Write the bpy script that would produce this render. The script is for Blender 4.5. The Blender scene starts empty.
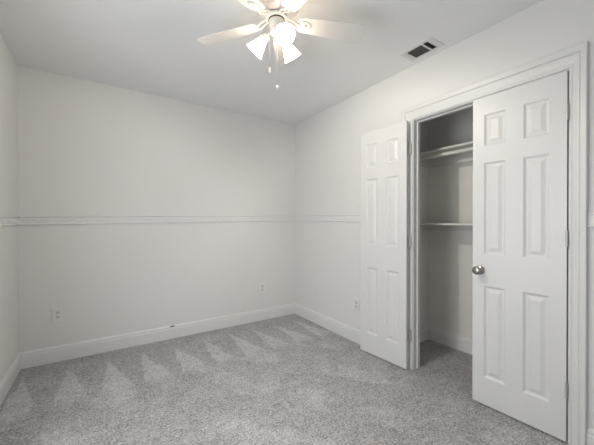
import bpy, bmesh, math
from math import sin, cos, pi, radians
from mathutils import Vector, Matrix

S = bpy.context.scene
COL = S.collection

# ------------------------------------------------------------------ sizes
R = 2.1365      # closet wall plane (x)
L = -0.5793     # window wall plane (x)
B = 3.2986      # far wall plane (y)
Y0 = -0.42      # wall behind the camera (y)
H = 2.50        # ceiling height
WT = 0.08       # thickness of the closet front wall
CX = 2.83       # closet back wall plane
CY0, CY1 = 0.20, 1.82   # closet side walls
OY0, OY1, OZ = 0.542, 1.508, 2.046   # closet opening
WY0, WY1, WZ0, WZ1 = 0.78, 1.80, 0.40, 1.80   # window opening in the left wall
VX0, VX1 = -0.30, 0.90                           # opening for the unseen window added behind the camera for fill light

# ------------------------------------------------------------------ camera
cd = bpy.data.cameras.new('camera'); cam = bpy.data.objects.new('camera', cd); COL.objects.link(cam)
cd.sensor_width = 36.0; cd.lens = 36.0 * 296.25 / 594.0; cd.clip_start = 0.02
cam.location = (0, 0, 1.2198)
cam.rotation_euler = (pi / 2 - 0.0039, 0, -0.5809)
S.camera = cam

# ------------------------------------------------------------------ light and exposure
w = bpy.data.worlds.new('world'); S.world = w; w.use_nodes = True
w.node_tree.nodes['Background'].inputs[0].default_value = (0.72, 0.84, 1.0, 1)
w.node_tree.nodes['Background'].inputs[1].default_value = 1.0
S.view_settings.view_transform = 'Standard'; S.view_settings.look = 'None'
S.view_settings.gamma = 1.0; S.view_settings.use_curve_mapping = False
S.view_settings.exposure = -0.02

def day_and_fill(wd, loc, aim, energy, color):
    ld = bpy.data.lights.new('window_day_and_fill', 'AREA'); ld.shape = 'RECTANGLE'
    ld.size = wd; ld.size_y = WZ1 - WZ0 - 0.02; ld.energy = energy; ld.color = color
    lo = bpy.data.objects.new('window_day_and_fill', ld); COL.objects.link(lo)
    lo.location = loc; lo.rotation_euler = Vector(aim).to_track_quat('-Z', 'Y').to_euler()
day_and_fill(WY1 - WY0 - 0.02, (L - 0.16, (WY0 + WY1) / 2, (WZ0 + WZ1) / 2), (1, 0, 0), 27, (0.90, 0.955, 1.0))
day_and_fill(VX1 - VX0 - 0.02, ((VX0 + VX1) / 2, Y0 - 0.16, (WZ0 + WZ1) / 2), (0, 1, 0), 2, (0.97, 0.98, 1.0))  # added fill lamp behind the camera, evens out the room light

# ------------------------------------------------------------------ materials
def mat(name, color, rough=0.6, metal=0.0, noise=None, bump=0.0, bscale=80.0, spec=0.5, var=0.0, vscale=3.0):
    m = bpy.data.materials.new(name); m.use_nodes = True
    nt = m.node_tree; n = nt.nodes; p = n['Principled BSDF']
    p.inputs['Base Color'].default_value = (*color, 1); p.inputs['Roughness'].default_value = rough
    p.inputs['Metallic'].default_value = metal; p.inputs['Specular IOR Level'].default_value = spec
    tc = n.new('ShaderNodeTexCoord')
    nz = n.new('ShaderNodeTexNoise'); nz.inputs['Scale'].default_value = vscale; nz.inputs['Detail'].default_value = 4
    nt.links.new(tc.outputs['Object'], nz.inputs['Vector'])
    mx = n.new('ShaderNodeMix'); mx.data_type = 'RGBA'
    mx.inputs[6].default_value = (*[c * (1 - var) for c in color], 1)
    mx.inputs[7].default_value = (*[min(1, c * (1 + var)) for c in color], 1)
    nt.links.new(nz.outputs['Fac'], mx.inputs[0]); nt.links.new(mx.outputs[2], p.inputs['Base Color'])
    if bump:
        bz = n.new('ShaderNodeTexNoise'); bz.inputs['Scale'].default_value = bscale; bz.inputs['Detail'].default_value = 3
        nt.links.new(tc.outputs['Object'], bz.inputs['Vector'])
        bp = n.new('ShaderNodeBump'); bp.inputs['Strength'].default_value = bump; bp.inputs['Distance'].default_value = 0.002
        nt.links.new(bz.outputs['Fac'], bp.inputs['Height']); nt.links.new(bp.outputs['Normal'], p.inputs['Normal'])
    return m

M_WALL = mat('wall_paint', (0.78, 0.772, 0.75), 0.55, bump=0.25, bscale=220, var=0.012, vscale=1.5, spec=0.35)
M_CEIL = mat('ceiling_paint', (0.86, 0.86, 0.85), 0.9, bump=0.4, bscale=140, var=0.01, spec=0.1)
M_CLOSET = mat('closet_paint', (0.88, 0.85, 0.79), 0.7, bump=0.2, bscale=200, var=0.015, spec=0.2)
M_CLOSETBASE = mat('closet_baseboard_paint', (0.88, 0.865, 0.83), 0.45, var=0.008)
M_TRIM = mat('trim_gloss_paint', (0.735, 0.73, 0.71), 0.38, bump=0.05, bscale=60, var=0.008)
M_DOOR = mat('door_gloss_paint', (0.745, 0.737, 0.72), 0.40, bump=0.08, bscale=90, var=0.008)
M_RAIL = mat('chair_rail_paint', (0.80, 0.79, 0.775), 0.45, var=0.01)
M_SHELF = mat('shelf_paint', (0.78, 0.76, 0.71), 0.45, var=0.01)
M_NICKEL = mat('satin_nickel', (0.36, 0.325, 0.29), 0.25, metal=1.0, bump=0.04, bscale=300, var=0.04, vscale=40)
M_HINGE = mat('hinge_metal', (0.62, 0.60, 0.56), 0.4, metal=0.7, var=0.05, vscale=60)
M_PLATE = mat('outlet_plastic', (0.80, 0.80, 0.77), 0.35, var=0.005)
M_SLOT = mat('slot_dark', (0.05, 0.045, 0.04), 0.6, var=0.05)
M_RECEP = mat('receptacle_plastic', (0.62, 0.61, 0.58), 0.4, var=0.01)
M_VENT = mat('vent_white_metal', (0.72, 0.715, 0.69), 0.45, var=0.01)
M_VENTIN = mat('vent_duct_dark', (0.02, 0.019, 0.017), 0.8, var=0.1)
M_LOUVER = mat('vent_louver_metal', (0.075, 0.070, 0.062), 0.6, var=0.03)
M_FAN = mat('fan_white_enamel', (0.66, 0.64, 0.62), 0.35, var=0.01)
M_BLADE = mat('fan_blade_white', (0.72, 0.71, 0.69), 0.42, bump=0.06, bscale=50, var=0.015, vscale=8)
M_FANDARK = mat('fan_gap_dark', (0.09, 0.075, 0.06), 0.5, var=0.1)
M_CHAIN = mat('pull_chain_metal', (0.42, 0.40, 0.37), 0.5, metal=0.0, var=0.05, vscale=100)
M_KNOBW = mat('pull_knob_white', (0.85, 0.84, 0.80), 0.35, var=0.01)

def emat(name, color, e):
    m = bpy.data.materials.new(name); m.use_nodes = True; p = m.node_tree.nodes['Principled BSDF']
    p.inputs['Base Color'].default_value = (*color, 1); p.inputs['Roughness'].default_value = 0.35
    p.inputs['Emission Color'].default_value = (*color, 1); p.inputs['Emission Strength'].default_value = e
    return m
M_SHADE = emat('lit_frosted_glass', (1.0, 0.82, 0.63), 17.0)
M_BULB = emat('lit_bulb', (1.0, 0.86, 0.68), 40.0)

def glass_mat():
    m = bpy.data.materials.new('window_glass'); m.use_nodes = True; nt = m.node_tree; n = nt.nodes
    n.remove(n['Principled BSDF'])
    t = n.new('ShaderNodeBsdfTransparent'); g = n.new('ShaderNodeBsdfGlossy'); g.inputs['Roughness'].default_value = 0.02
    mx = n.new('ShaderNodeMixShader'); mx.inputs[0].default_value = 0.06
    nt.links.new(t.outputs[0], mx.inputs[1]); nt.links.new(g.outputs[0], mx.inputs[2])
    nt.links.new(mx.outputs[0], n['Material Output'].inputs[0]); return m
M_GLASS = glass_mat()

def carpet_mat():
    m = bpy.data.materials.new('grey_cut_pile_carpet'); m.use_nodes = True
    nt = m.node_tree; n = nt.nodes; lk = nt.links.new; p = n['Principled BSDF']
    p.inputs['Roughness'].default_value = 0.95; p.inputs['Specular IOR Level'].default_value = 0.05
    p.inputs['Sheen Weight'].default_value = 0.15
    tc = n.new('ShaderNodeTexCoord')
    def math_(op, a, b=None, c=None, clamp=False):
        q = n.new('ShaderNodeMath'); q.operation = op; q.use_clamp = clamp
        for i, v in enumerate((a, b, c)):
            if v is None: continue
            if isinstance(v, (int, float)): q.inputs[i].default_value = v
            else: lk(v, q.inputs[i])
        return q.outputs[0]
    def noise(scale, detail=2, rough=0.5, vec=None):
        q = n.new('ShaderNodeTexNoise'); q.inputs['Scale'].default_value = scale
        q.inputs['Detail'].default_value = detail; q.inputs['Roughness'].default_value = rough
        lk(vec or tc.outputs['Object'], q.inputs['Vector']); return q.outputs['Fac']
    sp = n.new('ShaderNodeSeparateXYZ'); lk(tc.outputs['Object'], sp.inputs[0])
    wob = math_('MULTIPLY', math_('SUBTRACT', noise(4.0, 2), 0.5), 0.10)
    x = math_('ADD', sp.outputs['X'], wob); y = math_('ADD', sp.outputs['Y'], wob)
    # vacuum strokes: rows of triangles fanning out from the far baseboard
    sx = math_('ADD', x, math_('MULTIPLY', math_('SUBTRACT', 3.1, y), -0.10))
    fr = math_('FRACT', math_('DIVIDE', math_('ADD', sx, 0.245 + 0.1375), 0.275))
    d = math_('MULTIPLY', math_('ABSOLUTE', math_('SUBTRACT', fr, 0.5)), 0.275)
    hw = math_('MULTIPLY', math_('SUBTRACT', 3.12, y), 0.17)
    tri = math_('MULTIPLY', math_('SUBTRACT', hw, d), 80.0, clamp=True)
    fade = math_('MULTIPLY', math_('SUBTRACT', y, 2.44), 8.0, clamp=True)
    tri = math_('MULTIPLY', tri, fade)
    # second pass of broad strokes across the middle of the room
    sx2 = math_('ADD', math_('MULTIPLY', x, 0.80), math_('MULTIPLY', y, 0.60))
    fr2 = math_('FRACT', math_('DIVIDE', sx2, 0.46))
    st2 = math_('MULTIPLY', math_('SUBTRACT', noise(3.2, 3, 0.6), 0.47), 7.0, clamp=True)
    st2 = math_('MULTIPLY', st2, math_('SUBTRACT', 1.0, math_('MULTIPLY', math_('SUBTRACT', fr2, 0.45), 10.0, clamp=True)))
    near = math_('MULTIPLY', math_('SUBTRACT', 2.62, y), 6.0, clamp=True)
    st2 = math_('MULTIPLY', st2, near)
    brush = math_('ADD', math_('MULTIPLY', tri, 0.27), math_('MULTIPLY', st2, 0.20))
    blotch = math_('MULTIPLY', math_('SUBTRACT', noise(6.0, 4, 0.65), 0.5), 0.62)
    tuft = math_('MULTIPLY', math_('SUBTRACT', noise(85.0, 3, 0.8), 0.5), 3.2)
    tuft2 = math_('MULTIPLY', math_('SUBTRACT', noise(30.0, 3, 0.7), 0.5), 1.1)
    k = math_('ADD', math_('ADD', math_('ADD', tuft, tuft2), blotch), math_('ADD', brush, 0.89))
    vm = n.new('ShaderNodeVectorMath'); vm.operation = 'SCALE'
    vm.inputs[0].default_value = (0.470, 0.462, 0.462); lk(k, vm.inputs['Scale'])
    lk(vm.outputs[0], p.inputs['Base Color'])
    bp = n.new('ShaderNodeBump'); bp.inputs['Strength'].default_value = 0.9; bp.inputs['Distance'].default_value = 0.008
    lk(noise(110.0, 3, 0.7), bp.inputs['Height']); lk(bp.outputs['Normal'], p.inputs['Normal'])
    return m
M_CARPET = carpet_mat()

def baseboard_mat():
    # glossy white trim with one dark scuff of its own on the cap of the far baseboard
    m = mat('baseboard_paint', (0.78, 0.775, 0.76), 0.38, var=0.01)
    nt = m.node_tree; n = nt.nodes; lk = nt.links.new; p = n['Principled BSDF']
    src = p.inputs['Base Color'].links[0].from_socket
    tc = n.new('ShaderNodeTexCoord')
    mp = n.new('ShaderNodeVectorMath'); mp.operation = 'SUBTRACT'; mp.inputs[1].default_value = (0.605, B - 0.012, 0.126)
    lk(tc.outputs['Object'], mp.inputs[0])
    sc = n.new('ShaderNodeVectorMath'); sc.operation = 'MULTIPLY'; sc.inputs[1].default_value = (1 / 0.028, 1 / 0.03, 1 / 0.0065)
    lk(mp.outputs[0], sc.inputs[0])
    ln = n.new('ShaderNodeVectorMath'); ln.operation = 'LENGTH'; lk(sc.outputs[0], ln.inputs[0])
    lt = n.new('ShaderNodeMath'); lt.operation = 'LESS_THAN'; lt.inputs[1].default_value = 1.0; lk(ln.outputs['Value'], lt.inputs[0])
    mx = n.new('ShaderNodeMix'); mx.data_type = 'RGBA'; mx.inputs[7].default_value = (0.13, 0.12, 0.11, 1)
    lk(lt.outputs[0], mx.inputs[0]); lk(src, mx.inputs[6]); lk(mx.outputs[2], p.inputs['Base Color'])
    return m
M_BASE = baseboard_mat()

# ------------------------------------------------------------------ mesh helpers
def box(bm, a, b):
    vs = [bm.verts.new((x, y, z)) for x in (a[0], b[0]) for y in (a[1], b[1]) for z in (a[2], b[2])]
    for f in ((0, 1, 3, 2), (4, 6, 7, 5), (0, 4, 5, 1), (2, 3, 7, 6), (0, 2, 6, 4), (1, 5, 7, 3)):
        bm.faces.new([vs[i] for i in f])
    return vs

def frame_of(axis):
    axis = Vector(axis).normalized()
    u = axis.orthogonal().normalized(); v = axis.cross(u)
    return axis, u, v

def lathe(bm, o, axis, prof, seg=40, caps=True):
    """prof: list of (distance along the axis, radius)"""
    o = Vector(o); ax, u, v = frame_of(axis); rings = []
    for t, r in prof:
        rings.append([bm.verts.new(o + ax * t + (u * cos(2 * pi * k / seg) + v * sin(2 * pi * k / seg)) * max(r, 1e-5)) for k in range(seg)])
    for a, b in zip(rings, rings[1:]):
        for k in range(seg):
            bm.faces.new((a[k], a[(k + 1) % seg], b[(k + 1) % seg], b[k]))
    if caps:
        bm.faces.new(rings[0][::-1]); bm.faces.new(rings[-1])

def tube(bm, pts, r, seg=10):
    pts = [Vector(p) for p in pts]; rings = []
    rr = r if isinstance(r, (list, tuple)) else [r] * len(pts)
    up = None
    for i, p in enumerate(pts):
        t = (pts[min(i + 1, len(pts) - 1)] - pts[max(i - 1, 0)]).normalized()
        if up is None: up = t.orthogonal().normalized()
        up = (up - t * up.dot(t)).normalized(); v = t.cross(up)
        rings.append([bm.verts.new(p + (up * cos(2 * pi * k / seg) + v * sin(2 * pi * k / seg)) * rr[i]) for k in range(seg)])
    for a, b in zip(rings, rings[1:]):
        for k in range(seg): bm.faces.new((a[k], a[(k + 1) % seg], b[(k + 1) % seg], b[k]))
    bm.faces.new(rings[0][::-1]); bm.faces.new(rings[-1])

def sweep(bm, a, b, prof, mitre_a=0.0, mitre_b=0.0, out=None, za=0.0, zb=0.0, side=(0, 0, 1)):
    """extrude profile [(out, up)] from a to b. out = direction away from the wall; mitre shifts ends along the run."""
    a = Vector(a); b = Vector(b); d = (b - a).normalized(); out = Vector(out); up = Vector(side)
    va = [bm.verts.new(a + out * o + up * (h + za) + d * (mitre_a * o)) for o, h in prof]
    vb = [bm.verts.new(b + out * o + up * (h + zb) - d * (mitre_b * o)) for o, h in prof]
    k = len(prof)
    for i in range(k): bm.faces.new((va[i], va[(i + 1) % k], vb[(i + 1) % k], vb[i]))
    bm.faces.new(va[::-1]); bm.faces.new(vb)

def obj(name, bm, m, parent=None, smooth=False, bevel=0.0, angle=35):
    bmesh.ops.recalc_face_normals(bm, faces=bm.faces)
    me = bpy.data.meshes.new(name); bm.to_mesh(me); bm.free()
    o = bpy.data.objects.new(name, me); COL.objects.link(o); me.materials.append(m)
    if smooth:
        me.shade_smooth()
        try: me.set_sharp_from_angle(angle=radians(angle))
        except Exception: pass
    if bevel:
        md = o.modifiers.new('bevel', 'BEVEL'); md.width = bevel; md.segments = 2; md.limit_method = 'ANGLE'
    if parent: o.parent = parent
    return o

def struct(name, bm, m, parent=None, **k):
    o = obj(name, bm, m, parent, **k)
    if parent is None: o['kind'] = 'structure'
    return o

def empty(name, loc, label=None, cat=None, group=None, kind=None, rz=0.0):
    o = bpy.data.objects.new(name, None); COL.objects.link(o); o.location = loc; o.rotation_euler = (0, 0, rz)
    if label: o['label'] = label
    if cat: o['category'] = cat
    if group: o['group'] = group
    if kind: o['kind'] = kind
    return o

# ------------------------------------------------------------------ room shell
T = 0.12
bm = bmesh.new(); box(bm, (L - 0.2, Y0 - T, -0.1), (CX + T, B + T, 0)); fl = struct('floor', bm, M_CARPET)
bm = bmesh.new(); box(bm, (L - 0.2, Y0 - T, H), (CX + T, B + T, H + 0.1)); struct('ceiling', bm, M_CEIL)
bm = bmesh.new(); box(bm, (L, B, 0), (R, B + T, H)); struct('wall_far', bm, M_WALL)
bm = bmesh.new()
box(bm, (L, Y0 - 0.14, 0), (VX0, Y0, H)); box(bm, (VX1, Y0 - 0.14, 0), (R, Y0, H))
box(bm, (VX0, Y0 - 0.14, 0), (VX1, Y0, WZ0)); box(bm, (VX0, Y0 - 0.14, WZ1), (VX1, Y0, H))
struct('wall_rear', bm, M_WALL)
bm = bmesh.new()
box(bm, (L - 0.14, Y0 - T, 0), (L, WY0, H)); box(bm, (L - 0.14, WY1, 0), (L, B + T, H))
box(bm, (L - 0.14, WY0, 0), (L, WY1, WZ0)); box(bm, (L - 0.14, WY0, WZ1), (L, WY1, H))
struct('wall_left', bm, M_WALL)
bm = bmesh.new()
box(bm, (R, Y0 - T, 0), (R + WT, OY0 - 0.018, H)); box(bm, (R, OY1 + 0.018, 0), (R + WT, B + T, H))
box(bm, (R, OY0 - 0.018, OZ + 0.018), (R + WT, OY1 + 0.018, H))
struct('wall_right', bm, M_WALL)
bm = bmesh.new(); box(bm, (CX, CY0 - 0.08, 0), (CX + T, CY1 + 0.08, H)); struct('wall_closet_back', bm, M_CLOSET)
bm = bmesh.new(); box(bm, (R + WT, CY1, 0), (CX, CY1 + 0.08, H)); struct('wall_closet_side', bm, M_CLOSET)
bm = bmesh.new(); box(bm, (R + WT, CY0 - 0.08, 0), (CX, CY0, H)); struct('wall_closet_end', bm, M_CLOSET)

# windows: one in the left wall beside the camera, one added in the rear wall for fill (local +x faces into the room)
def window(name, loc, half, rz):
    wn = empty(name, loc, kind='structure', rz=rz); hw = half; hh = WZ1 - WZ0
    bm = bmesh.new()
    for a, b in (((-0.10, -hw, 0), (-0.05, -hw + 0.045, hh)), ((-0.10, hw - 0.045, 0), (-0.05, hw, hh)),
                 ((-0.10, -hw + 0.045, 0), (-0.05, hw - 0.045, 0.045)), ((-0.10, -hw + 0.045, hh - 0.045), (-0.05, hw - 0.045, hh)),
                 ((-0.095, -hw + 0.045, hh / 2 - 0.02), (-0.055, hw - 0.045, hh / 2 + 0.02))):
        box(bm, a, b)
    obj('window_frame', bm, M_TRIM, wn)
    bm = bmesh.new(); box(bm, (-0.078, -hw + 0.04, 0.04), (-0.072, hw - 0.04, hh - 0.04)); obj('pane', bm, M_GLASS, wn)
    bm = bmesh.new(); box(bm, (-0.05, -hw - 0.03, -0.022), (0.035, hw + 0.03, 0.0)); obj('window_sill', bm, M_TRIM, wn, bevel=0.004)
window('window_1', (L, (WY0 + WY1) / 2, WZ0), (WY1 - WY0) / 2, 0)
window('added_fill_window', ((VX0 + VX1) / 2, Y0, WZ0), (VX1 - VX0) / 2, pi / 2)  # invented window, added to carry the rear fill lamp

# ------------------------------------------------------------------ baseboards
BP = [(0, 0), (0.014, 0), (0.014, 0.098), (0.0125, 0.104), (0.0105, 0.107), (0.0105, 0.112), (0.012, 0.117), (0.0105, 0.124), (0.006, 0.131), (0.004, 0.136), (0, 0.136)]
bm = bmesh.new(); sweep(bm, (L, B, 0), (R, B, 0), BP, 1, 1, (0, -1, 0)); struct('baseboard_far', bm, M_BASE)
bm = bmesh.new(); sweep(bm, (L, Y0, 0), (L, B, 0), BP, 1, 1, (1, 0, 0)); struct('baseboard_left', bm, M_BASE)
bm = bmesh.new(); sweep(bm, (R, 1.614, 0), (R, B, 0), BP, 0, 1, (-1, 0, 0)); sweep(bm, (R, Y0, 0), (R, 0.4645, 0), BP, 1, 0, (-1, 0, 0))
struct('baseboard_right', bm, M_BASE)
bm = bmesh.new(); sweep(bm, (L, Y0, 0), (R, Y0, 0), BP, 1, 1, (0, 1, 0)); struct('baseboard_rear', bm, M_BASE)
bm = bmesh.new(); sweep(bm, (CX, CY0, 0), (CX, CY1, 0), BP, 1, 1, (-1, 0, 0)); struct('baseboard_closet_back', bm, M_CLOSETBASE)
bm = bmesh.new(); sweep(bm, (R + WT, CY1, 0), (CX, CY1, 0), BP, 0, 1, (0, -1, 0)); struct('baseboard_closet_side', bm, M_CLOSETBASE)
bm = bmesh.new(); sweep(bm, (R + WT, CY0, 0), (CX, CY0, 0), BP, 0, 1, (0, 1, 0)); struct('baseboard_closet_end', bm, M_CLOSETBASE)

# ------------------------------------------------------------------ embossed chair rail (slightly out of level, as in the room)
RP = [(0, -0.037), (0.011, -0.037), (0.014, -0.034), (0.014, -0.030), (0.010, -0.027), (0.006, -0.026), (0.006, 0.025),
      (0.009, 0.026), (0.013, 0.029), (0.014, 0.033), (0.011, 0.037), (0, 0.037)]
def rail(name, a, b, out, za, zb, ma, mb):
    bm = bmesh.new(); a = Vector(a); b = Vector(b); out = Vector(out)
    sweep(bm, a, b, RP, ma, mb, out, za, zb)
    d = (b - a).normalized(); ln = (b - a).length; N = int(ln / 0.012); per = 0.085
    off = (ma * 0.014, mb * 0.014)
    pts = []
    for i in range(N + 1):
        s = 0.02 + (ln - 0.04) * i / N
        z = za + (zb - za) * s / ln
        pts.append(a + d * s + out * 0.0075 + Vector((0, 0, z + 0.012 * sin(2 * pi * s / per))))
    tube(bm, pts, 0.0042, 6)
    # scrolled leaves, one in each bend of the vine
    k = 0; s = per / 4
    while s < ln - 0.05:
        z = za + (zb - za) * s / ln; sg = 1 if k % 2 == 0 else -1
        c = []
        for j in range(9):
            t = j / 8 * 1.5 * pi; r = 0.010 * (1 - 0.6 * j / 8)
            c.append(a + d * (s + 0.012 + r * sin(t)) + out * 0.0075 + Vector((0, 0, z - sg * (0.004 - r * cos(t) * -1 * 0.9))))
        tube(bm, c, [0.0022 + 0.0024 * sin(pi * j / 8) for j in range(9)], 6)
        s += per / 2; k += 1
    return struct(name, bm, M_RAIL, smooth=True, angle=40)
rail('trim_1', (L, B, 0), (R, B, 0), (0, -1, 0), 1.225, 1.264, 1, 1)
rail('trim_2', (R, 1.60, 0), (R, B, 0), (-1, 0, 0), 1.245, 1.264, 0, 1)
rail('trim_3', (L, WY1 + 0.02, 0), (L, B, 0), (1, 0, 0), 1.213, 1.225, 0, 1)
rail('trim_4', (R, Y0, 0), (R, 0.4645, 0), (-1, 0, 0), 1.222, 1.228, 0, 0)

# ------------------------------------------------------------------ closet door frame
def casing(bm):
    # profile across the width w (0 = inner edge, 1 = outer edge): (fraction, thickness)
    P = [(0, 0), (0, 0.009), (0.05, 0.012), (0.16, 0.012), (0.20, 0.0095), (0.28, 0.011), (0.46, 0.0165), (0.58, 0.018), (0.62, 0.0155), (0.68, 0.024), (0.95, 0.0275), (1, 0.026), (1, 0)]
    ci0, ci1, cz = OY0 - 0.004, OY1 + 0.004, OZ + 0.006
    co0, co1, ct = 0.4645, 1.612, 2.160
    def pt(yin, yout, zin, zout, f, t): return (R - t, yin + (yout - yin) * f, zin + (zout - zin) * f)
    rows = []
    for (yi, yo, zi, zo, flat) in ((ci0, co0, 0, 0, 1), (ci0, co0, cz, ct, 0), (ci1, co1, cz, ct, 0), (ci1, co1, 0, 0, 1)):
        rows.append([bm.verts.new(pt(yi, yo, zi, zo, f, t)) for f, t in P])
    k = len(P)
    for a, b in zip(rows, rows[1:]):
        for i in range(k): bm.faces.new((a[i], a[(i + 1) % k], b[(i + 1) % k], b[i]))
    bm.faces.new(rows[0]); bm.faces.new(rows[-1])
bm = bmesh.new(); casing(bm); struct('trim_5', bm, M_TRIM)
bm = bmesh.new()
box(bm, (R, OY0 - 0.018, 0), (R + WT, OY0, OZ)); box(bm, (R, OY1, 0), (R + WT, OY1 + 0.018, OZ))
box(bm, (R, OY0 - 0.018, OZ), (R + WT, OY1 + 0.018, OZ + 0.018))
# door stop strips
box(bm, (R + 0.042, OY1 - 0.010, 0), (R + 0.072, OY1, OZ)); box(bm, (R + 0.042, OY0, 0), (R + 0.072, OY0 + 0.010, OZ))
box(bm, (R + 0.042, OY0 + 0.010, OZ - 0.010), (R + 0.072, OY1 - 0.010, OZ))
struct('trim_6', bm, M_TRIM)

# ------------------------------------------------------------------ six-panel doors
DW, DH, DT = 0.4825, 2.030, 0.033
PX = [(0.072, 0.199), (0.290, 0.414)]
PZ = [(0.180, 0.785), (0.992, 1.595), (1.704, 1.912)]
def door_mesh():
    """slab in local coordinates: x = thickness 0..DT, y = width 0..DW, z = height 0..DH"""
    bm = bmesh.new()
    xs = [0, *PX[0], *PX[1], DW]; zs = [0, PZ[0][0], PZ[0][1], PZ[1][0], PZ[1][1], PZ[2][0], PZ[2][1], DH]
    for side in (0, 1):
        X = 0 if side == 0 else DT; s = 1 if side == 0 else -1
        for i in range(5):
            for j in range(7):
                a, b, c, d = xs[i], xs[i + 1], zs[j], zs[j + 1]
                if i in (1, 3) and j in (1, 3, 5):
                    prev = None
                    for ins, dep in ((0, 0), (0.004, 0.003), (0.010, 0.009), (0.016, 0.0105), (0.022, 0.0100), (0.040, 0.0035), (0.042, 0.0025)):
                        ring = [bm.verts.new((X + s * dep, yy, zz)) for yy, zz in ((a + ins, c + ins), (b - ins, c + ins), (b - ins, d - ins), (a + ins, d - ins))]
                        if prev:
                            for k in range(4): bm.faces.new((prev[k], prev[(k + 1) % 4], ring[(k + 1) % 4], ring[k]))
                        prev = ring
                    bm.faces.new(prev)
                else:
                    bm.faces.new([bm.verts.new((X, yy, zz)) for yy, zz in ((a, c), (b, c), (b, d), (a, d))])
    for j in range(7):
        for Y in (0, DW): bm.faces.new([bm.verts.new(q) for q in ((0, Y, zs[j]), (DT, Y, zs[j]), (DT, Y, zs[j + 1]), (0, Y, zs[j + 1]))])
    for i in range(5):
        for Z in (0, DH): bm.faces.new([bm.verts.new(q) for q in ((0, xs[i], Z), (DT, xs[i], Z), (DT, xs[i + 1], Z), (0, xs[i + 1], Z))])
    bmesh.ops.remove_doubles(bm, verts=bm.verts, dist=1e-5)
    return bm

def hinge_mesh(side):
    """knuckle barrel with two leaves at the hinge edge of the slab"""
    bm = bmesh.new()
    for k in range(5):
        z = -0.044 + k * 0.0178
        lathe(bm, (0, 0, z), (0, 0, 1), [(0, 0.0050), (0.001, 0.0058), (0.0160, 0.0058), (0.0168, 0.0050)], 14)
    lathe(bm, (0, 0, -0.049), (0, 0, 1), [(0, 0.001), (0.002, 0.0040), (0.005, 0.0045)], 12)
    lathe(bm, (0, 0, 0.044), (0, 0, 1), [(0, 0.0045), (0.003, 0.0040), (0.006, 0.001)], 12)
    if side == 'open':
        box(bm, (-0.030, 0.0000, -0.044), (0.0, 0.0018, 0.044))
        box(bm, (0.0, -0.0065, -0.044), (0.027, -0.0048, 0.044))
    else:
        box(bm, (0.0, -0.0012, -0.044), (0.016, 0.0012, 0.044))
    return bm

# door standing open against the wall
ang = radians(4.1)
d1 = empty('door_1', (R - 0.065, 1.5290, 0.0100), kind='structure', rz=ang)
d1['label'] = 'open white six-panel closet door folded back against the wall'; 
bm = door_mesh(); obj('slab', bm, M_DOOR, d1)
for z in (1.805, 1.045, 0.275):
    o = obj('hinge', hinge_mesh('open'), M_HINGE, d1, smooth=True); o.location = (0.037, -0.0085, z); o['label'] = 'metal butt hinge'
# door standing closed, very slightly ajar
d2 = empty('door_2', (R - 0.015, 0.5448, 0.0100), kind='structure', rz=radians(2.26))
d2['label'] = 'nearly closed white six-panel closet door with a round nickel knob'
bm = door_mesh(); obj('slab', bm, M_DOOR, d2)
for z in (1.810, 1.115, 0.286):
    o = obj('hinge', hinge_mesh('shut'), M_HINGE, d2, smooth=True); o.location = (-0.0055, -0.0015, z)
bm = bmesh.new()
lathe(bm, (0, 0.437, 0.886), (-1, 0, 0), [(0, 0.0285), (0.003, 0.0285), (0.006, 0.025), (0.008, 0.016), (0.012, 0.0115), (0.026, 0.0105), (0.030, 0.014),
      (0.034, 0.021), (0.040, 0.0262), (0.047, 0.0275), (0.053, 0.0255), (0.057, 0.019), (0.0585, 0.010), (0.059, 0.0001)], 40)
kn = obj('door_knob', bm, M_NICKEL, d2, smooth=True, angle=50); kn['label'] = 'round satin nickel knob'

# ------------------------------------------------------------------ closet shelves
def shelf(name, z, label, rod):
    root = empty(name, (CX, (CY0 + CY1) / 2, z), label, 'shelf')
    h = (CY1 - CY0) / 2
    bm = bmesh.new(); box(bm, (-0.30, -h, -0.018), (0, h, 0)); obj('board', bm, M_SHELF, root, bevel=0.002)
    bm = bmesh.new(); box(bm, (-0.018, -h, -0.105 if rod else -0.072), (0, h, -0.018)); obj('back_cleat', bm, M_SHELF, root, bevel=0.002)
    for s in (1, -1):
        bm = bmesh.new(); box(bm, (-0.32 if rod else -0.29, s * h, -0.105 if rod else -0.072), (-0.018, s * (h - 0.018), -0.018)); obj('side_cleat', bm, M_SHELF, root, bevel=0.002)
    if rod:
        for s in (1, -1):
            bm = bmesh.new(); lathe(bm, (-0.285, s * (h - 0.018), -0.060), (0, -s, 0), [(0, 0.030), (0.004, 0.030), (0.006, 0.024), (0.020, 0.021)], 28)
            obj('rod_socket', bm, M_SHELF, root, smooth=True)
    return root
upper = shelf('closet_shelf', 1.877, 'upper white closet shelf with a round hanging rod fixed under it', True)
shelf('closet_shelf', 1.203, 'lower white closet shelf at mid height, with no rod under it', False)
bm = bmesh.new()
lathe(bm, (0, -(CY1 - CY0) / 2 + 0.022, 0), (0, 1, 0), [(0, 0.0165), ((CY1 - CY0) - 0.044, 0.0165)], 28)
rod = obj('hanging_rod', bm, M_SHELF, upper, smooth=True); rod.location = (-0.285, 0, -0.060)

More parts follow.
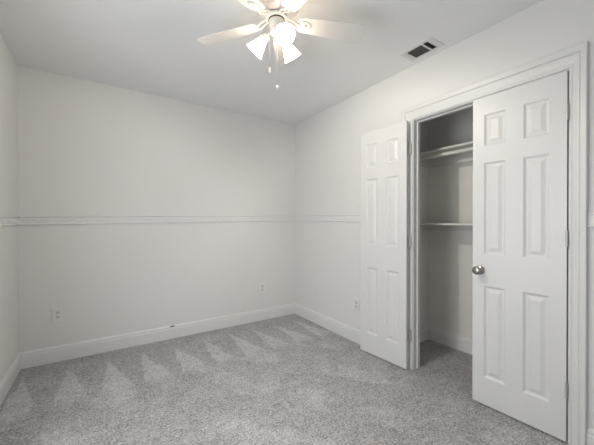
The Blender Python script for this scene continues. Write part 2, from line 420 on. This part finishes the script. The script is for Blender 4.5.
# ------------------------------------------------------------------ outlets
def outlet(loc, rz, label):
    root = empty('wall_outlet', loc, label, 'outlet', None, None, rz)   # local -y faces the room
    bm = bmesh.new(); W_, H_ = 0.040, 0.062
    pr = []
    for ins, dep in ((0, 0), (0, 0.003), (0.003, 0.0058), (0.006, 0.0065)):
        pr.append([bm.verts.new(q) for q in ((-W_ + ins, -dep, -H_ + ins), (W_ - ins, -dep, -H_ + ins), (W_ - ins, -dep, H_ - ins), (-W_ + ins, -dep, H_ - ins))])
    for a, b in zip(pr, pr[1:]):
        for k in range(4): bm.faces.new((a[k], a[(k + 1) % 4], b[(k + 1) % 4], b[k]))
    bm.faces.new(pr[0][::-1]); bm.faces.new(pr[-1])
    obj('cover_plate', bm, M_PLATE, root)
    for s in (1, -1):
        bm = bmesh.new(); v = []
        for dep in (0.006, 0.0082):
            v.append([bm.verts.new((0.0165 * cos(t) if abs(0.0165 * cos(t)) < 0.0165 else 0.0165, -dep, s * 0.0195 + max(-0.0130, min(0.0130, 0.0175 * sin(t))))) for t in [2 * pi * k / 28 for k in range(28)]])
        for k in range(28): bm.faces.new((v[0][k], v[0][(k + 1) % 28], v[1][(k + 1) % 28], v[1][k]))
        bm.faces.new(v[1]); bm.faces.new(v[0][::-1])
        rc = obj('receptacle', bm, M_RECEP, root)
        bm = bmesh.new()
        box(bm, (-0.0075, -0.0086, s * 0.0195 - 0.001), (-0.0052, -0.0081, s * 0.0195 + 0.0075))
        box(bm, (0.0052, -0.0086, s * 0.0195), (0.0075, -0.0081, s * 0.0195 + 0.0065))
        lathe(bm, (0, -0.0080, s * 0.0195 - 0.0065), (0, -1, 0), [(0, 0.0028), (0.0006, 0.0028)], 14)
        obj('slots', bm, M_SLOT, rc)
    bm = bmesh.new(); lathe(bm, (0, -0.0060, 0), (0, -1, 0), [(0, 0.0032), (0.0012, 0.003), (0.0016, 0.0015)], 14); obj('screw', bm, M_HINGE, root, smooth=True)
    return root
outlet((-0.328, B, 0.407), 0, 'white double outlet low on the far wall near its left corner')
outlet((1.648, B, 0.396), 0, 'white double outlet low on the far wall near its right corner')
outlet((R, 2.160, 0.384), -pi / 2, 'white double outlet low on the right wall beside the open closet door')

# ------------------------------------------------------------------ ceiling vent
vr = empty('ceiling_vent', (1.988, 1.342, H), 'white ceiling air register with dark louvers above the closet door', 'vent')
VX, VY = 0.087, 0.134
bm = bmesh.new()
ox, oy, ix, iy = VX, VY, 0.058, 0.108
pr = []
for (a, b, z) in ((ox, oy, 0), (ox, oy, -0.003), (ox - 0.006, oy - 0.006, -0.007), (ix + 0.003, iy + 0.003, -0.007), (ix, iy, -0.004), (ix, iy, 0)):
    pr.append([bm.verts.new(q) for q in ((-a, -b, z), (a, -b, z), (a, b, z), (-a, b, z))])
for a, b in zip(pr, pr[1:]):
    for k in range(4): bm.faces.new((a[k], a[(k + 1) % 4], b[(k + 1) % 4], b[k]))
for y0, y1 in ((0.0815, 0.0870), (-0.0530, -0.0410)):
    box(bm, (-ix, y0, -0.0075), (ix, y1, -0.002))
obj('frame', bm, M_VENT, vr)
bm = bmesh.new(); box(bm, (-ix, -iy, -0.0012), (ix, iy, -0.0002)); obj('duct_backing', bm, M_VENTIN, vr)
def slats(name, y0, y1, n, along, tilt, m):
    bm = bmesh.new()
    for k in range(n):
        if along == 'x':
            c = y0 + (y1 - y0) * (k + 0.5) / n; hx, hy = ix, 0.0040
        else:
            c = -ix + 2 * ix * (k + 0.5) / n; hx, hy = 0.0040, (y1 - y0) / 2
        vs = box(bm, (-hx, -hy, -0.0005), (hx, hy, 0.0005))
        t = Matrix.Rotation(tilt, 4, 'X' if along == 'x' else 'Y')
        tr = Matrix.Translation((0, c, -0.0048) if along == 'x' else (c, (y0 + y1) / 2, -0.0048))
        bmesh.ops.transform(bm, matrix=tr @ t, verts=vs)
    obj(name, bm, m, vr)
slats('louver_bank', 0.0870, 0.108, 4, 'x', radians(-35), M_VENT)
slats('louver_bank', -0.0410, 0.0815, 10, 'y', radians(42), M_LOUVER)
slats('louver_bank', -0.108, -0.0890, 3, 'x', radians(-12), M_VENT)
slats('louver_bank', -0.0890, -0.0530, 4, 'x', radians(60), M_LOUVER)
for y in (-0.120, 0.120):
    bm = bmesh.new(); lathe(bm, (0, y, -0.006), (0, 0, -1), [(0, 0.004), (0.0015, 0.0035), (0.0022, 0.001)], 12)
    obj('screw', bm, M_HINGE, vr, smooth=True)

# ------------------------------------------------------------------ ceiling fan with three lights
FX, FY, FZ = 0.810, 1.440, 2.330       # blade plane
fan = empty('ceiling_fan', (FX, FY, H), 'white ceiling fan with three lit bell-shaped glass shades and two pull chains', 'ceiling fan')
def fz(z): return z - H
bm = bmesh.new()
lathe(bm, (0, 0, 0), (0, 0, -1), [(0, 0.080), (0.004, 0.100), (0.012, 0.118), (0.030, 0.128), (0.075, 0.130), (0.095, 0.124), (0.110, 0.108), (0.122, 0.088), (0.134, 0.072), (0.140, 0.063)], 56)
obj('motor_housing', bm, M_FAN, fan, smooth=True)
bm = bmesh.new(); lathe(bm, (0, 0, -0.139), (0, 0, -1), [(0, 0.054), (0.008, 0.054)], 48); obj('vent_gap', bm, M_FANDARK, fan, smooth=True)
bm = bmesh.new(); lathe(bm, (0, 0, -0.146), (0, 0, -1), [(0, 0.056), (0.002, 0.060), (0.014, 0.060), (0.017, 0.056), (0.0175, 0.045)], 56); obj('flywheel', bm, M_FAN, fan, smooth=True)
bm = bmesh.new(); lathe(bm, (0, 0, -0.163), (0, 0, -1), [(0, 0.045), (0.006, 0.045)], 40); obj('vent_gap', bm, M_FANDARK, fan, smooth=True)
bm = bmesh.new(); lathe(bm, (0, 0, -0.168), (0, 0, -1), [(0, 0.038), (0.002, 0.042), (0.038, 0.042), (0.045, 0.038), (0.050, 0.030)], 48)
obj('switch_housing', bm, M_FAN, fan, smooth=True)
bm = bmesh.new(); lathe(bm, (0, 0, -0.217), (0, 0, -1), [(0, 0.030), (0.004, 0.038), (0.020, 0.038), (0.030, 0.028), (0.036, 0.012), (0.044, 0.010), (0.050, 0.006), (0.052, 0.001)], 40)
obj('light_fitter', bm, M_FAN, fan, smooth=True)

PITCH = radians(12)
def blade_mesh():
    bm = bmesh.new(); n = 20; r0, r1 = 0.120, 0.514; out = []
    def half(t):        # half width along the blade
        wd = 0.046 + 0.020 * min(1, t / 0.75)
        if t < 0.10: wd *= math.sqrt(max(0, 1 - ((0.10 - t) / 0.10) ** 2)) * 0.45 + 0.55
        if t > 0.94: wd *= math.sqrt(max(0, 1 - ((t - 0.94) / 0.06) ** 2)) * 0.32 + 0.68
        return wd
    ts = [0, 0.01, 0.025, 0.05, 0.075, 0.10] + [0.10 + 0.84 * k / n for k in range(1, n + 1)] + [0.955, 0.97, 0.98, 0.99, 0.996, 1.0]
    up = [(r0 + (r1 - r0) * t, half(t)) for t in ts]
    pts = up + [(x, -w_) for x, w_ in reversed(up)]
    a = [bm.verts.new((x, y, 0.0025)) for x, y in pts]; b = [bm.verts.new((x, y, -0.0025)) for x, y in pts]
    k = len(pts)
    bm.faces.new(a); bm.faces.new(b[::-1])
    for i in range(k): bm.faces.new((a[i], b[i], b[(i + 1) % k], a[(i + 1) % k]))
    # ccw edge (local +y) lowered
    bmesh.ops.rotate(bm, cent=(0, 0, 0), matrix=Matrix.Rotation(-PITCH, 3, 'X'), verts=bm.verts)
    return bm
def iron_mesh():
    """blade iron: curved arm spreading into a scrolled plate under the blade root"""
    bm = bmesh.new()
    pts = [(0.052, 0, 0.015), (0.075, 0, 0.013), (0.098, 0, 0.002), (0.110, 0, -0.007), (0.128, 0, -0.009)]
    for s in (-1, 1):
        tube(bm, [(x, y + s * (0.010 + 0.006 * sin(i * pi / 4)), z) for i, (x, y, z) in enumerate(pts)], [0.0055, 0.005, 0.005, 0.005, 0.0045], 10)
    v0 = len(bm.verts)
    # oval plate with a raised rosette
    n = 36; rings = []
    for sc, z in ((1.0, -0.0028), (1.0, -0.0062), (0.92, -0.0082), (0.74, -0.0082), (0.66, -0.0058), (0.42, -0.0058), (0.34, -0.0100), (0.12, -0.0118)):
        rings.append([bm.verts.new((0.158 + 0.040 * sc * cos(2 * pi * k / n) * (1 + 0.06 * cos(8 * pi * k / n)), 0.031 * sc * sin(2 * pi * k / n), z)) for k in range(n)])
    for a, b in zip(rings, rings[1:]):
        for k in range(n): bm.faces.new((a[k], a[(k + 1) % n], b[(k + 1) % n], b[k]))
    bm.faces.new(rings[0][::-1]); bm.faces.new(rings[-1])
    bm.verts.ensure_lookup_table()
    bmesh.ops.rotate(bm, cent=(0, 0, 0), matrix=Matrix.Rotation(-PITCH, 3, 'X'), verts=bm.verts[v0:])
    return bm
b0 = obj('blade', blade_mesh(), M_BLADE, fan, bevel=0.001)
i0 = obj('blade_iron', iron_mesh(), M_FAN, b0, smooth=True, angle=50)
bm = bmesh.new()
for x, y in ((0.186, 0.0),):
    lathe(bm, (x, y * cos(PITCH), -0.0075 - y * sin(PITCH)), (0, -sin(PITCH), -cos(PITCH)), [(0, 0.0045), (0.002, 0.0042), (0.0032, 0.002)], 12)
s0 = obj('blade_screw', bm, M_HINGE, b0, smooth=True)
for k in range(5):
    if k == 0: bl = b0
    else:
        bl = b0.copy(); COL.objects.link(bl); bl.parent = fan
        for ch in (i0, s0):
            c = ch.copy(); COL.objects.link(c); c.parent = bl
    bl.location = (0, 0, fz(FZ)); bl.rotation_euler = (0, 0, radians(-20.06 + 72 * k))

# three light arms: the glass shades aim outward and down
for k, (az, dn, watt) in enumerate(((-100.0, 0.76, 9), (17.0, 0.714, 24), (130.0, 0.714, 17))):
    a = radians(az); h = Vector((cos(a), sin(a), 0)); dz = Vector((0, 0, 1))
    neck = h * 0.066 + dz * fz(2.256); ax = (h * math.sqrt(1 - dn * dn) - dz * dn).normalized()
    bm = bmesh.new()
    tube(bm, [h * 0.030 + dz * fz(2.264), h * 0.042 + dz * fz(2.270), h * 0.054 + dz * fz(2.267), neck], 0.0075, 12)
    lathe(bm, neck - ax * 0.012, ax, [(0, 0.010), (0.003, 0.019), (0.010, 0.0235), (0.026, 0.0250), (0.028, 0.022)], 32)
    arm = obj('light_arm', bm, M_FAN, fan, smooth=True)
    prof = [(0.010, 0.0200), (0.020, 0.0220), (0.032, 0.0262), (0.050, 0.0328), (0.070, 0.0398), (0.088, 0.0458), (0.098, 0.0500), (0.102, 0.0525)]
    inner = [(t - 0.0005, r - 0.003) for t, r in reversed(prof)]
    bm = bmesh.new(); lathe(bm, neck, ax, prof + inner, 48, caps=False)
    obj('glass_shade', bm, M_SHADE, arm, smooth=True, angle=60)
    bm = bmesh.new(); lathe(bm, neck, ax, [(0.012, 0.009), (0.022, 0.011), (0.030, 0.016), (0.038, 0.019), (0.048, 0.018), (0.055, 0.012), (0.059, 0.006), (0.060, 0.001)], 32)
    obj('bulb', bm, M_BULB, arm, smooth=True)
    pl = bpy.data.lights.new('bulb_glow', 'POINT'); pl.energy = watt; pl.color = (1.0, 0.95, 0.88); pl.shadow_soft_size = 0.011
    po = bpy.data.objects.new('bulb_glow', pl); COL.objects.link(po); po.parent = fan; po.location = neck + ax * 0.072

# pull chains
def chain(dx, dy, z0, z1, ball, long):
    bm = bmesh.new(); n = int((z0 - z1) / 0.0045)
    tube(bm, [(dx, dy, fz(z0)), (dx, dy, fz(z1))], 0.0007, 6)
    for i in range(n): lathe(bm, (dx, dy, fz(z0 - (i + 0.1) * 0.0045)), (0, 0, -1), [(0, 0.0006), (0.0015, 0.0012), (0.003, 0.0006)], 6)
    c = obj('pull_chain', bm, M_CHAIN, fan, smooth=True)
    bm = bmesh.new()
    if ball: prof = [(0, 0.002)] + [(0.010 - 0.010 * cos(t), 0.010 * sin(t)) for t in [pi * j / 12 for j in range(2, 12)]] + [(0.020, 0.0005)]
    else: prof = [(0, 0.002), (0.004, 0.0045), (0.012, 0.006), (0.022, 0.0055), (0.030, 0.007), (0.033, 0.005), (0.034, 0.0005)]
    lathe(bm, (dx, dy, fz(z1) + 0.002), (0, 0, -1), prof, 24)
    obj('chain_knob', bm, M_KNOBW, c, smooth=True)
chain(-0.050, -0.012, 2.300, 2.056, False, 0)
chain(-0.009, -0.025, 2.290, 1.960, True, 1)
